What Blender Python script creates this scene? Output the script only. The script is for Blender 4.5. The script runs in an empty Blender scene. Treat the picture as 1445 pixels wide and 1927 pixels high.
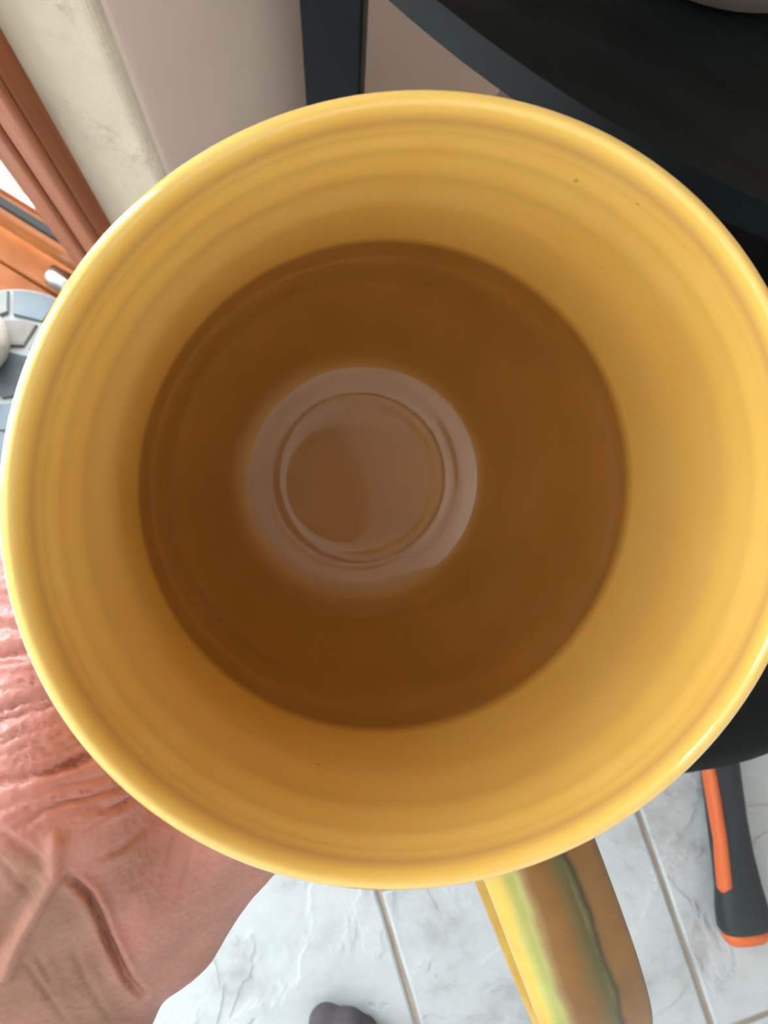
import bpy, bmesh, math, random
import numpy as np
from mathutils import Vector, Matrix

random.seed(7)
rng = np.random.default_rng(7)
PI = math.pi
SC = bpy.context.scene
COL = SC.collection

# ------------------------------------------------------------------ camera
CAM_R = Matrix(((0.99838, 0.0, -0.05684), (-0.00877, 0.98804, -0.15395), (0.05616, 0.1542, 0.98644)))
CAM_LOC = Vector((0, 0, 0.95))
cam_d = bpy.data.cameras.new('camera')
cam = bpy.data.objects.new('camera', cam_d)
COL.objects.link(cam)
cam.matrix_world = Matrix.Translation(CAM_LOC) @ CAM_R.to_4x4()
cam_d.sensor_fit = 'HORIZONTAL'
cam_d.sensor_width = 36.0
cam_d.lens = 36.0 * 1449.0 / 1445.0
cam_d.clip_start = 0.005
cam_d.dof.use_dof = True
cam_d.dof.focus_distance = 0.125
cam_d.dof.aperture_fstop = 75
SC.camera = cam

# ------------------------------------------------------------------ world, daylight, exposure
w = bpy.data.worlds.new('sky')
SC.world = w
w.use_nodes = True
wn = w.node_tree.nodes
wn['Background'].inputs['Color'].default_value = (0.80, 0.92, 1.0, 1)
wn['Background'].inputs['Strength'].default_value = 5.0
SC.view_settings.view_transform = 'Standard'
SC.view_settings.look = 'None'
SC.view_settings.gamma = 1.0
SC.view_settings.use_curve_mapping = False
SC.view_settings.exposure = 1.82
SC.cycles.max_bounces = 10
SC.cycles.diffuse_bounces = 6
SC.cycles.caustics_reflective = False
SC.cycles.caustics_refractive = False

# room frame: the plaster corner, along the door wall, into the room, along the side wall
CN = Vector((-0.1245, 0.3130, 0))
U = Vector((-0.846, 0.533, 0))
N = Vector((-0.533, -0.846, 0))
SIDE = Vector((0.629, 0.777, 0)).normalized()
ROOM_H = 2.4


def room(u, n, z=0.0):
    return CN + U * u + N * n + Vector((0, 0, z))


def portal(name, u0, u1, n0, n1, z0, z1, facing):
    ld = bpy.data.lights.new(name, 'AREA')
    ld.shape = 'RECTANGLE'
    ld.size = (Vector((u0, n0)) - Vector((u1, n1))).length
    ld.size_y = z1 - z0
    ld.cycles.is_portal = True
    o = bpy.data.objects.new(name, ld)
    COL.objects.link(o)
    c = room((u0 + u1) / 2, (n0 + n1) / 2, (z0 + z1) / 2)
    zax = -facing.normalized()
    xax = Vector((0, 0, 1)).cross(zax).normalized()
    yax = zax.cross(xax)
    o.matrix_world = Matrix.Translation(c) @ Matrix((xax, yax, zax)).transposed().to_4x4()
    return o


DOOR_S0, DOOR_S1, DOOR_TOP = 0.1666, 1.75, 2.05
WIN = (0.2, 1.7, 0.60, 2.1)          # n0, n1, z0, z1 of the left wall's window
portal('door_daylight', DOOR_S0, DOOR_S1, -0.05, -0.05, 0.1, DOOR_TOP, N)
portal('window_daylight', 2.1, 2.1, WIN[0], WIN[1], WIN[2], WIN[3], -U)


# ------------------------------------------------------------------ materials
def mat(name, base=(0.5, 0.5, 0.5), rough=0.5, metal=0.0, coat=0.0, spec=0.5, noise=None, bump=None, sss=0.0):
    """Principled material; noise=(scale, colour2, contrast) mottles it; bump=(scale, strength, distance)."""
    m = bpy.data.materials.new(name)
    m.use_nodes = True
    nt = m.node_tree
    b = nt.nodes['Principled BSDF']
    b.inputs['Base Color'].default_value = (*base, 1)
    b.inputs['Roughness'].default_value = rough
    b.inputs['Metallic'].default_value = metal
    b.inputs['Specular IOR Level'].default_value = spec
    b.inputs['Coat Weight'].default_value = coat
    b.inputs['Coat Roughness'].default_value = 0.03
    tc = nt.nodes.new('ShaderNodeTexCoord')
    if noise:
        n = nt.nodes.new('ShaderNodeTexNoise')
        n.inputs['Scale'].default_value = noise[0]
        n.inputs['Detail'].default_value = 6
        nt.links.new(tc.outputs['Object'], n.inputs['Vector'])
        r = nt.nodes.new('ShaderNodeValToRGB')
        c = noise[2]
        r.color_ramp.elements[0].position = 0.5 - c
        r.color_ramp.elements[1].position = 0.5 + c
        r.color_ramp.elements[0].color = (*base, 1)
        r.color_ramp.elements[1].color = (*noise[1], 1)
        nt.links.new(n.outputs['Fac'], r.inputs['Fac'])
        nt.links.new(r.outputs['Color'], b.inputs['Base Color'])
    if bump:
        n2 = nt.nodes.new('ShaderNodeTexNoise')
        n2.inputs['Scale'].default_value = bump[0]
        n2.inputs['Detail'].default_value = 5
        nt.links.new(tc.outputs['Object'], n2.inputs['Vector'])
        bp = nt.nodes.new('ShaderNodeBump')
        bp.inputs['Strength'].default_value = bump[1]
        bp.inputs['Distance'].default_value = bump[2]
        nt.links.new(n2.outputs['Fac'], bp.inputs['Height'])
        nt.links.new(bp.outputs['Normal'], b.inputs['Normal'])
    return m


def wood_mat(name, c1, c2, rough=0.5, scale=(6, 90, 90), axis_mat=None):
    m = bpy.data.materials.new(name)
    m.use_nodes = True
    nt = m.node_tree
    b = nt.nodes['Principled BSDF']
    tc = nt.nodes.new('ShaderNodeTexCoord')
    mp = nt.nodes.new('ShaderNodeMapping')
    mp.inputs['Scale'].default_value = scale
    n = nt.nodes.new('ShaderNodeTexNoise')
    n.inputs['Scale'].default_value = 1.0
    n.inputs['Detail'].default_value = 7
    n.inputs['Distortion'].default_value = 0.6
    r = nt.nodes.new('ShaderNodeValToRGB')
    r.color_ramp.elements[0].position = 0.3
    r.color_ramp.elements[1].position = 0.7
    r.color_ramp.elements[0].color = (*c1, 1)
    r.color_ramp.elements[1].color = (*c2, 1)
    nt.links.new(tc.outputs['Object'], mp.inputs['Vector'])
    nt.links.new(mp.outputs['Vector'], n.inputs['Vector'])
    nt.links.new(n.outputs['Fac'], r.inputs['Fac'])
    nt.links.new(r.outputs['Color'], b.inputs['Base Color'])
    b.inputs['Roughness'].default_value = rough
    b.inputs['Specular IOR Level'].default_value = 0.2
    bp = nt.nodes.new('ShaderNodeBump')
    bp.inputs['Strength'].default_value = 0.25
    bp.inputs['Distance'].default_value = 0.0006
    nt.links.new(n.outputs['Fac'], bp.inputs['Height'])
    nt.links.new(bp.outputs['Normal'], b.inputs['Normal'])
    return m


M_TAUPE = mat('taupe_plaster', (0.74, 0.56, 0.46), 0.9, bump=(14, 0.35, 0.006))
M_ROOM = mat('white_plaster', (0.86, 0.84, 0.80), 0.9)
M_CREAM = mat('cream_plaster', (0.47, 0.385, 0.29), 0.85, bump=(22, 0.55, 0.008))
M_CEIL = mat('ceiling_plaster', (0.88, 0.86, 0.83), 0.9)
M_GROUT = mat('grout', (0.34, 0.27, 0.22), 0.95, noise=(40, (0.42, 0.35, 0.30), 0.2))
M_WOOD = wood_mat('door_wood', (0.24, 0.075, 0.032), (0.36, 0.115, 0.05), 0.55, (90, 90, 5))
M_WOODH = wood_mat('sill_wood', (0.32, 0.10, 0.03), (0.44, 0.15, 0.05), 0.38, (20, 20, 90))
M_GASKET = mat('gasket', (0.02, 0.018, 0.016), 0.7, spec=0.2)
M_BLACKWOOD = wood_mat('black_wood', (0.002, 0.003, 0.003), (0.005, 0.007, 0.007), 0.34, (7, 120, 30))
M_BLACK = mat('black_paint', (0.003, 0.0035, 0.0055), 0.45, spec=0.2)
M_BLACKVINYL = mat('black_vinyl', (0.003, 0.0033, 0.004), 0.6, spec=0.15, bump=(160, 0.15, 0.001))
M_STEEL = mat('brushed_steel', (0.55, 0.55, 0.56), 0.28, metal=1.0)
M_PAN = mat('worn_pan_metal', (0.17, 0.105, 0.075), 0.45, metal=0.6, noise=(35, (0.36, 0.30, 0.26), 0.2))
M_HANDLE = mat('axe_grip', (0.015, 0.02, 0.024), 0.5, bump=(240, 0.2, 0.001))
M_ORANGE = mat('orange_grip', (0.62, 0.12, 0.03), 0.5)
M_AXE = mat('axe_steel', (0.10, 0.10, 0.11), 0.35, metal=0.9)
M_SOCK = mat('grey_sock', (0.055, 0.042, 0.048), 0.95, noise=(260, (0.085, 0.068, 0.075), 0.3), bump=(420, 0.6, 0.002))
M_POT = mat('grey_beige_pot', (0.34, 0.29, 0.25), 0.85, noise=(60, (0.48, 0.42, 0.37), 0.25), bump=(90, 0.4, 0.003))
M_DECK = mat('pale_deck', (0.72, 0.66, 0.66), 0.8)


def plaster_relief(m):
    """trowel-rough patches: fine lumps that come and go across the wall"""
    nt = m.node_tree
    g = nt.nodes.new('ShaderNodeNewGeometry')
    a = nt.nodes.new('ShaderNodeTexNoise'); a.inputs['Scale'].default_value = 16; a.inputs['Detail'].default_value = 2
    f = nt.nodes.new('ShaderNodeTexNoise'); f.inputs['Scale'].default_value = 150; f.inputs['Detail'].default_value = 3
    for t in (a, f): nt.links.new(g.outputs['Position'], t.inputs['Vector'])
    r = nt.nodes.new('ShaderNodeMapRange'); r.inputs['From Min'].default_value = .50; r.inputs['From Max'].default_value = .62
    nt.links.new(a.outputs['Fac'], r.inputs['Value'])
    mu = nt.nodes.new('ShaderNodeMath'); mu.operation = 'MULTIPLY'
    nt.links.new(r.outputs[0], mu.inputs[0]); nt.links.new(f.outputs['Fac'], mu.inputs[1])
    bp = nt.nodes.new('ShaderNodeBump'); bp.inputs['Strength'].default_value = .8; bp.inputs['Distance'].default_value = .004
    nt.links.new(mu.outputs[0], bp.inputs['Height'])
    old = nt.nodes.get('Bump')
    if old: nt.links.new(old.outputs['Normal'], bp.inputs['Normal'])
    nt.links.new(bp.outputs['Normal'], nt.nodes['Principled BSDF'].inputs['Normal'])


plaster_relief(M_CREAM)


def tile_mat():
    m = mat('white_stone_tile', (0.70, 0.69, 0.68), 0.55)
    nt = m.node_tree
    b = nt.nodes['Principled BSDF']
    g = nt.nodes.new('ShaderNodeNewGeometry')

    def tex(kind, scale):
        t = nt.nodes.new(kind)
        t.inputs['Scale'].default_value = scale
        nt.links.new(g.outputs['Position'], t.inputs['Vector'])
        return t
    n1 = tex('ShaderNodeTexNoise', 11); n1.inputs['Detail'].default_value = 8; n1.inputs['Roughness'].default_value = 0.65
    r = nt.nodes.new('ShaderNodeValToRGB')
    for pos, col in ((0.30, (0.33, 0.32, 0.32)), (0.46, (0.45, 0.455, 0.475)), (0.62, (0.50, 0.505, 0.525)), (0.8, (0.42, 0.40, 0.385))):
        e = r.color_ramp.elements.new(pos); e.color = (*col, 1)
    r.color_ramp.elements.remove(r.color_ramp.elements[0])
    r.color_ramp.elements.remove(r.color_ramp.elements[-1])
    nt.links.new(n1.outputs['Fac'], r.inputs['Fac'])
    nt.links.new(r.outputs['Color'], b.inputs['Base Color'])
    # cleft-stone relief: stepped layers with sharp ragged edges, and a fine pitting
    n2 = tex('ShaderNodeTexNoise', 6.5); n2.inputs['Detail'].default_value = 5; n2.inputs['Distortion'].default_value = 0.5
    st = nt.nodes.new('ShaderNodeMath'); st.operation = 'MULTIPLY'; st.inputs[1].default_value = 7.0
    fl = nt.nodes.new('ShaderNodeMath'); fl.operation = 'FRACT'
    pw = nt.nodes.new('ShaderNodeMath'); pw.operation = 'POWER'; pw.inputs[1].default_value = 9.0
    nt.links.new(n2.outputs['Fac'], st.inputs[0]); nt.links.new(st.outputs[0], fl.inputs[0]); nt.links.new(fl.outputs[0], pw.inputs[0])
    n3 = tex('ShaderNodeTexNoise', 70); n3.inputs['Detail'].default_value = 6
    ml = nt.nodes.new('ShaderNodeMath'); ml.operation = 'MULTIPLY_ADD'; ml.inputs[1].default_value = 0.55
    nt.links.new(n3.outputs['Fac'], ml.inputs[0]); nt.links.new(pw.outputs[0], ml.inputs[2])
    bp = nt.nodes.new('ShaderNodeBump'); bp.inputs['Strength'].default_value = 0.42; bp.inputs['Distance'].default_value = 0.0035
    nt.links.new(ml.outputs[0], bp.inputs['Height'])
    nt.links.new(bp.outputs['Normal'], b.inputs['Normal'])
    return m


M_TILE = tile_mat()


def glass_mat():
    m = bpy.data.materials.new('pane_glass')
    m.use_nodes = True
    nt = m.node_tree
    nt.nodes.remove(nt.nodes['Principled BSDF'])
    t = nt.nodes.new('ShaderNodeBsdfTransparent')
    t.inputs['Color'].default_value = (0.95, 0.97, 0.96, 1)
    gl = nt.nodes.new('ShaderNodeBsdfGlossy'); gl.inputs['Roughness'].default_value = 0.0
    f = nt.nodes.new('ShaderNodeFresnel'); f.inputs['IOR'].default_value = 1.45
    mx = nt.nodes.new('ShaderNodeMixShader')
    gm = nt.nodes.new('ShaderNodeNewGeometry')
    inv = nt.nodes.new('ShaderNodeMath'); inv.operation = 'SUBTRACT'; inv.inputs[0].default_value = 1.0
    mu = nt.nodes.new('ShaderNodeMath'); mu.operation = 'MULTIPLY'
    nt.links.new(gm.outputs['Backfacing'], inv.inputs[1]); nt.links.new(inv.outputs[0], mu.inputs[0]); nt.links.new(f.outputs[0], mu.inputs[1])
    nt.links.new(mu.outputs[0], mx.inputs[0]); nt.links.new(t.outputs[0], mx.inputs[1]); nt.links.new(gl.outputs[0], mx.inputs[2])
    nt.links.new(mx.outputs[0], nt.nodes['Material Output'].inputs['Surface'])
    return m


M_GLASS = glass_mat()


# ------------------------------------------------------------------ helpers
def tag(o, label=None, cat=None, group=None, kind=None):
    if label: o['label'] = label
    if cat: o['category'] = cat
    if group: o['group'] = group
    if kind: o['kind'] = kind
    return o


def empty(name, loc=(0, 0, 0), rotz=0.0):
    o = bpy.data.objects.new(name, None)
    o.empty_display_size = 0.05
    COL.objects.link(o)
    o.location = loc
    o.rotation_euler = (0, 0, rotz)
    return o


def link(name, bm, m, parent=None, smooth=False, loc=None):
    me = bpy.data.meshes.new(name)
    bmesh.ops.recalc_face_normals(bm, faces=bm.faces)
    bm.to_mesh(me)
    bm.free()
    me.materials.append(m)
    if smooth:
        me.polygons.foreach_set('use_smooth', [True] * len(me.polygons))
    o = bpy.data.objects.new(name, me)
    COL.objects.link(o)
    if parent: o.parent = parent
    if loc is not None: o.location = loc
    return o


def box(bm, lo, hi, bevel=0.0, frame=None, seg=2):
    """axis-aligned box from lo to hi; frame maps (x, y, z) to another place"""
    r = bmesh.ops.create_cube(bm, size=1.0)
    vs = r['verts']
    for v in vs:
        v.co = Vector([lo[i] + (v.co[i] + 0.5) * (hi[i] - lo[i]) for i in range(3)])
    if bevel:
        es = list({e for v in vs for e in v.link_edges})
        rr = bmesh.ops.bevel(bm, geom=es, offset=bevel, segments=seg, profile=0.5, affect='EDGES')
        vs = list({v for f in rr['faces'] for v in f.verts} | {v for v in vs if v.is_valid})
    if frame:
        for v in vs: v.co = frame(v.co)
    return vs


def room_frame(c):
    return room(c[0], c[1], c[2])


def lathe(bm, prof, n=96, close_ends=False, sx=1.0, sy=1.0, loop=False):
    rings = []
    for r, z in prof:
        if r < 1e-7:
            rings.append([bm.verts.new((0, 0, z))])
        else:
            rings.append([bm.verts.new((r * sx * math.cos(2 * PI * k / n), r * sy * math.sin(2 * PI * k / n), z)) for k in range(n)])
    pairs = list(zip(rings, rings[1:]))
    if loop: pairs.append((rings[-1], rings[0]))
    for a, b in pairs:
        if len(a) == 1 and len(b) == 1: continue
        for k in range(n):
            k2 = (k + 1) % n
            if len(a) == 1: bm.faces.new((a[0], b[k], b[k2]))
            elif len(b) == 1: bm.faces.new((a[k], a[k2], b[0]))
            else: bm.faces.new((a[k], a[k2], b[k2], b[k]))


def prism(bm, pts, z0, z1, bevel=0.0, seg=3):
    vs = [bm.verts.new((x, y, z0)) for x, y in pts]
    f = bm.faces.new(vs)
    r = bmesh.ops.extrude_face_region(bm, geom=[f])
    top = [v for v in r['geom'] if isinstance(v, bmesh.types.BMVert)]
    for v in top: v.co.z = z1
    if bevel:
        es = [e for e in bm.edges if abs(e.verts[0].co.z - e.verts[1].co.z) < 1e-6 and len(e.link_faces) == 2]
        bmesh.ops.bevel(bm, geom=es, offset=bevel, segments=seg, profile=0.5, affect='EDGES')


def spline(pts, per=12):
    """Catmull-Rom through points (tuples of any size)"""
    P = [np.array(p, float) for p in pts]
    P = [2 * P[0] - P[1]] + P + [2 * P[-1] - P[-2]]
    out = []
    for i in range(1, len(P) - 2):
        a, b, c, d = P[i - 1:i + 3]
        for k in range(per):
            t = k / per
            out.append(0.5 * (2 * b + (c - a) * t + (2 * a - 5 * b + 4 * c - d) * t * t + (3 * b - a - 3 * c + d) * t ** 3))
    out.append(P[-2])
    return out


# ------------------------------------------------------------------ room shell
def wall(name, p, q, z0, z1, m, thick=0.12, out=None):
    bm = bmesh.new()
    d = out.normalized() * thick
    lo = [bm.verts.new((x.x, x.y, z0)) for x in (p, q, q + d, p + d)]
    hi = [bm.verts.new((x.x, x.y, z1)) for x in (p, q, q + d, p + d)]
    bm.faces.new(lo); bm.faces.new(hi)
    for k in range(4): bm.faces.new((lo[k], lo[(k + 1) % 4], hi[(k + 1) % 4], hi[k]))
    return tag(link(name, bm, m), kind='structure')


# the plaster pier: cream face beside the door, bull-nosed corner, taupe face running back past the table
def pier():
    L, RB = 1.15, 0.010
    pts = []
    # cream face from the door casing to the corner, rounded corner, then the taupe side face
    s_end = 0.1166
    pts.append(CN + U * s_end)
    t1 = CN + U * RB * 1.2
    t2 = CN + SIDE * RB * 1.2
    pts.append(t1)
    for k in range(1, 7):
        t = k / 7
        pts.append(t1 * (1 - t) ** 2 + CN * 2 * t * (1 - t) + t2 * t * t)
    pts.append(t2)
    pts.append(CN + SIDE * L)
    back = [pts[-1] + U * 0.3, CN + U * s_end - N * 0.09 + SIDE * 0.0]
    return pts, back


pts, back = pier()
# front skin as two meshes, so each face carries its own paint
def skin_wall(name, line, m, depth_dir, depth):
    bm = bmesh.new()
    nz = 40
    zs = [ROOM_H * k / nz for k in range(nz + 1)]
    rows = [[bm.verts.new((p.x, p.y, z)) for p in line] for z in zs]
    rows2 = [[bm.verts.new((p.x + depth_dir.x * depth, p.y + depth_dir.y * depth, z)) for p in (line[0], line[-1])] for z in (0, ROOM_H)]
    for a, b in zip(rows, rows[1:]):
        for k in range(len(line) - 1): bm.faces.new((a[k], a[k + 1], b[k + 1], b[k]))
    bm.faces.new((rows2[0][0], rows2[0][1], rows2[1][1], rows2[1][0]))
    return tag(link(name, bm, m, smooth=False), kind='structure')


mid = len(pts) // 2 + 1
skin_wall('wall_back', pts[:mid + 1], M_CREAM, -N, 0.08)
skin_wall('wall_side', pts[mid:], M_TAUPE, U, 0.10)
far_side = pts[-1]
# rest of the door wall: above the door and beyond it
wall('wall_left', room(DOOR_S1 + 0.07, 0), room(2.1, 0), 0, ROOM_H, M_ROOM, out=-N)
wall('wall_lintel', room(0.1166, 0), room(DOOR_S1 + 0.07, 0), DOOR_TOP + 0.07, ROOM_H, M_ROOM, out=-N)
# left wall with the window opening
wall('wall_window_north', room(2.1, 0), room(2.1, WIN[0]), 0, ROOM_H, M_ROOM, out=U)
wall('wall_window_south', room(2.1, WIN[1]), room(2.1, 3.4), 0, ROOM_H, M_ROOM, out=U)
wall('wall_window_below', room(2.1, WIN[0]), room(2.1, WIN[1]), 0, WIN[2], M_ROOM, out=U)
wall('wall_window_above', room(2.1, WIN[0]), room(2.1, WIN[1]), WIN[3], ROOM_H, M_ROOM, out=U)
wall('wall_front', room(2.1, 3.4), room(-1.7, 3.4), 0, ROOM_H, M_ROOM, out=N)
wall('wall_right', room(-1.7, 3.4), room(-1.7, -1.15), 0, ROOM_H, M_ROOM, out=-U)
wall('wall_alcove', far_side, room(-1.7, -1.15), 0, ROOM_H, M_TAUPE, out=-N)
bm = bmesh.new()
box(bm, (-1.9, -1.4, ROOM_H), (2.3, 3.6, ROOM_H + 0.1), frame=room_frame)
tag(link('ceiling', bm, M_CEIL), kind='structure')

# window in the left wall: frame, mullion and panes
win = empty('window_1', room(2.1, (WIN[0] + WIN[1]) / 2, WIN[2]))
tag(win, kind='structure')
def wbox(name, m, n0, n1, z0, z1, u0=2.11, u1=2.17):
    bm = bmesh.new()
    box(bm, (u0, n0, z0), (u1, n1, z1), 0.004, room_frame)
    for v in bm.verts: v.co -= win.location
    return link(name, bm, m, win)
wm = (WIN[0] + WIN[1]) / 2
for n0, n1, z0, z1 in ((WIN[0], WIN[1], WIN[2], WIN[2] + .05), (WIN[0], WIN[1], WIN[3] - .05, WIN[3]), (WIN[0], WIN[0] + .05, WIN[2] + .05, WIN[3] - .05),
                       (WIN[1] - .05, WIN[1], WIN[2] + .05, WIN[3] - .05), (wm - .02, wm + .02, WIN[2] + .05, WIN[3] - .05)):
    wbox('frame_bar', M_WOOD, n0, n1, z0, z1)
for n0, n1 in ((WIN[0] + .05, wm - .02), (wm + .02, WIN[1] - .05)):
    wbox('pane', M_GLASS, n0, n1, WIN[2] + .05, WIN[3] - .05, 2.135, 2.139)

# ------------------------------------------------------------------ floor: mortar bed and one object per tile
TW = Vector((0.956, 0.292, 0)).normalized()    # across the columns
TV = Vector((0.292, -0.956, 0)).normalized()   # down the columns
TS = 0.3236
SN = Vector((SIDE.y, -SIDE.x, 0))
fl = bmesh.new()
box(fl, (-1.9, -1.4, -0.08), (2.3, 3.6, -0.004), frame=room_frame)
floor = tag(link('floor', fl, M_GROUT), kind='structure')


def tile_mesh():
    bm = bmesh.new()
    g = 0.0032
    h = TS / 2 - g
    nseg = 8
    ring = []
    for sx, sy, dx, dy in ((-1, -1, 1, 0), (1, -1, 0, 1), (1, 1, -1, 0), (-1, 1, 0, -1)):
        for k in range(nseg):
            t = 2 * k / nseg
            j = 0.0006 * random.uniform(-1, 1)
            ring.append((h * (sx + dx * t) + (j if dx == 0 else 0), h * (sy + dy * t) + (j if dy == 0 else 0)))
    lo = [bm.verts.new((x, y, -0.006)) for x, y in ring]
    hi = [bm.verts.new((x, y, -0.0018)) for x, y in ring]
    inn = [bm.verts.new((x * 0.982, y * 0.982, 0.0)) for x, y in ring]
    m = len(ring)
    for a, b in ((lo, hi), (hi, inn)):
        for k in range(m): bm.faces.new((a[k], a[(k + 1) % m], b[(k + 1) % m], b[k]))
    bm.faces.new(inn)
    bmesh.ops.recalc_face_normals(bm, faces=bm.faces)
    me = bpy.data.meshes.new('tile')
    bm.to_mesh(me); bm.free()
    me.materials.append(M_TILE)
    return me


tile_meshes = [tile_mesh() for _ in range(4)]
rot = math.atan2(TW.y, TW.x)
offs = {-3: .1, -2: .22, -1: .05, 0: .20, 1: .297, 2: .247, 3: .12, 4: .3, 5: .0}
for i in range(-6, 8):
    off = offs.get(i, (i * 0.37) % TS)
    for j in range(-9, 8):
        wpos = -0.0443 + (i - 0.5) * TS
        vpos = off + (j + 0.5) * TS
        c = TW * wpos + TV * vpos
        rel = c - CN
        uu, nn = rel.dot(U), rel.dot(N)
        side_d = (c - CN).dot(Vector((SIDE.y, -SIDE.x, 0)))
        if not (-1.6 < uu < 1.5 and nn < 1.9): continue
        if (uu > -0.05 and nn < -0.1) or (side_d < -0.2 and nn < 0) or nn < -1.1: continue
        rz = rot + PI / 2 * ((i + 2 * j) % 4)
        me_t = tile_meshes[(i * 3 + j) % 4]
        cuts = []
        if nn < 0.38 and uu > 0.03: cuts.append((room(0, 0.119), N))
        elif nn < 0.26 and uu > -0.28 and side_d > 0.02: cuts.append((room(0, 0.002), N))
        if side_d < 0.26 and nn < 0.2 and not cuts: cuts.append((CN + SN * 0.001, SN))
        if cuts:      # a cut tile along the door sill or the wall
            bmt = bmesh.new(); bmt.from_mesh(me_t)
            mx_ = Matrix.Translation(c) @ Matrix.Rotation(rz, 4, 'Z')
            bmesh.ops.transform(bmt, matrix=mx_, verts=bmt.verts)
            for p_, n_ in cuts:
                bmesh.ops.bisect_plane(bmt, geom=bmt.verts[:] + bmt.edges[:] + bmt.faces[:], plane_co=p_, plane_no=-n_, clear_outer=True)
            bmesh.ops.transform(bmt, matrix=mx_.inverted(), verts=bmt.verts)
            if not bmt.faces:
                bmt.free(); continue
            me_t = bpy.data.meshes.new('tile'); bmt.to_mesh(me_t); bmt.free()
            me_t.materials.append(M_TILE)
        t = bpy.data.objects.new('tile', me_t)
        COL.objects.link(t)
        t.parent = floor
        t.location = c
        t.rotation_euler = (0, 0, rz)

# ------------------------------------------------------------------ patio door: casing, rails, gasket, pane, sill
door = tag(empty('door_1', room(DOOR_S0, 0, 0)), kind='structure')


def door_part(name, m, boxes, bevel=0.003, parent=door):
    bm = bmesh.new()
    for lo, hi in boxes: box(bm, lo, hi, bevel, room_frame)
    for v in bm.verts: v.co -= door.location
    return link(name, bm, m, parent)


for a, b, sgn in ((0.096, 0.1666, 1), (DOOR_S1 + 0.0706, DOOR_S1, -1)):
    lo, hi = min(a, b), max(a, b)
    # casing: outer board with two raised beads
    o = door_part('casing', M_WOOD, [((lo, -0.01, 0), (hi, 0.017, DOOR_TOP + .07))], 0.002)
    bead1 = (a, a + sgn * 0.030)
    bead2 = (a + sgn * 0.037, b)
    bm = bmesh.new()
    for s0, s1 in (bead1, bead2):
        box(bm, (min(s0, s1), 0.015, 0.0), (max(s0, s1), 0.0235, DOOR_TOP + .07), 0.0055, room_frame, 4)
    for v in bm.verts: v.co -= door.location
    link('casing_bead', bm, M_WOOD, o)
door_part('head_casing', M_WOOD, [((0.1666, -0.01, DOOR_TOP), (DOOR_S1, 0.0235, DOOR_TOP + .07))])
door_part('bottom_rail', M_WOODH, [((DOOR_S0 - .002, -0.019, 0.028), (DOOR_S1, -0.002, 0.094))], 0.006)
door_part('sill', M_WOODH, [((DOOR_S0 - .03, -0.06, -0.003), (DOOR_S1, 0.030, 0.016))], 0.004)
door_part('threshold', M_WOODH, [((DOOR_S0 - .06, 0.0305, -0.004), (DOOR_S1, 0.118, 0.003))], 0.002)
door_part('track', M_STEEL, [((DOOR_S0, -0.055, 0.016), (DOOR_S1, -0.045, 0.026))], 0.002)
door_part('gasket', M_GASKET, [((DOOR_S0, -0.019, 0.093), (DOOR_S1, -0.008, 0.101))], 0.002)
door_part('stile', M_WOOD, [((DOOR_S1 / 2, -0.04, 0.094), (DOOR_S1 / 2 + .09, -0.003, DOOR_TOP))])
door_part('pane', M_GLASS, [((DOOR_S0, -0.017, 0.10), (DOOR_S1 / 2, -0.013, DOOR_TOP))], 0)
door_part('pane', M_GLASS, [((DOOR_S1 / 2 + .09, -0.017, 0.10), (DOOR_S1, -0.013, DOOR_TOP))], 0)

# pale deck boards outside the door
deck = empty('deck', room(1.0, -0.8, -0.03))
tag(deck, 'pale sunlit boards of the deck beyond the glass door', 'deck')
for k in range(14):
    bm = bmesh.new()
    n0 = -0.10 - 0.125 * k
    box(bm, (0.12, n0 - 0.119, -0.045), (2.25, n0, -0.015), 0.003, room_frame)
    for v in bm.verts: v.co -= deck.location
    link('board', bm, M_DECK, deck)

# ------------------------------------------------------------------ black table
TX = Vector((0.846, -0.533, 0))
APEX = Vector((0.1200, 0.2180, 0))
t_rot = math.atan2(TX.y, TX.x)
TABLE_Z = 0.65
table = empty('black_table', (APEX.x, APEX.y, 0), t_rot)
tag(table, 'black stained wooden table with a bowed front edge beside the plaster wall', 'table')
HL, HR, DP, RBOW = 0.213, 0.36, 0.30, 0.58
sag = lambda x: RBOW - math.sqrt(RBOW ** 2 - x ** 2)
rc = 0.03
sl, sr = sag(HL), sag(HR)
out_pts = [(-HL + rc * .6 + (HL + HR - rc * 1.2) * k / 32, sag(-HL + rc * .6 + (HL + HR - rc * 1.2) * k / 32)) for k in range(33)]
out_pts += [(HR - rc * .2, sr), (HR, sr + rc * .8)]
out_pts += [(HR, DP - rc), (HR - rc * .3, DP - rc * .3), (HR - rc, DP), (-HL + rc, DP), (-HL + rc * .3, DP - rc * .3), (-HL, DP - rc), (-HL, sl + rc * .8), (-HL + rc * .25, sl + rc * .12)]
bm = bmesh.new()
prism(bm, out_pts, TABLE_Z - 0.0215, TABLE_Z, 0.003, 3)
link('tabletop', bm, M_BLACKWOOD, table)
leg_world = Vector((-0.0030, 0.392, 0))
ll = leg_world - APEX
lsx, lsy = ll.dot(TX), ll.dot(Vector((-TX.y, TX.x, 0)))
rsx, rsy = HR - .05, sr + .06
bm = bmesh.new()
Z0, Z1 = TABLE_Z - .08, TABLE_Z - .0215
box(bm, (lsx + .02, DP - .06, Z0), (rsx - .02, DP - .04, Z1), 0.002)
box(bm, (lsx - .01, lsy + .02, Z0), (lsx + .01, DP - .065, Z1), 0.002)
box(bm, (rsx - .01, rsy + .02, Z0), (rsx + .01, DP - .065, Z1), 0.002)
box(bm, (lsx + .02, lsy + .06, Z0), (rsx - .02, lsy + .08, Z1), 0.002)
link('apron', bm, M_BLACK, table)
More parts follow.
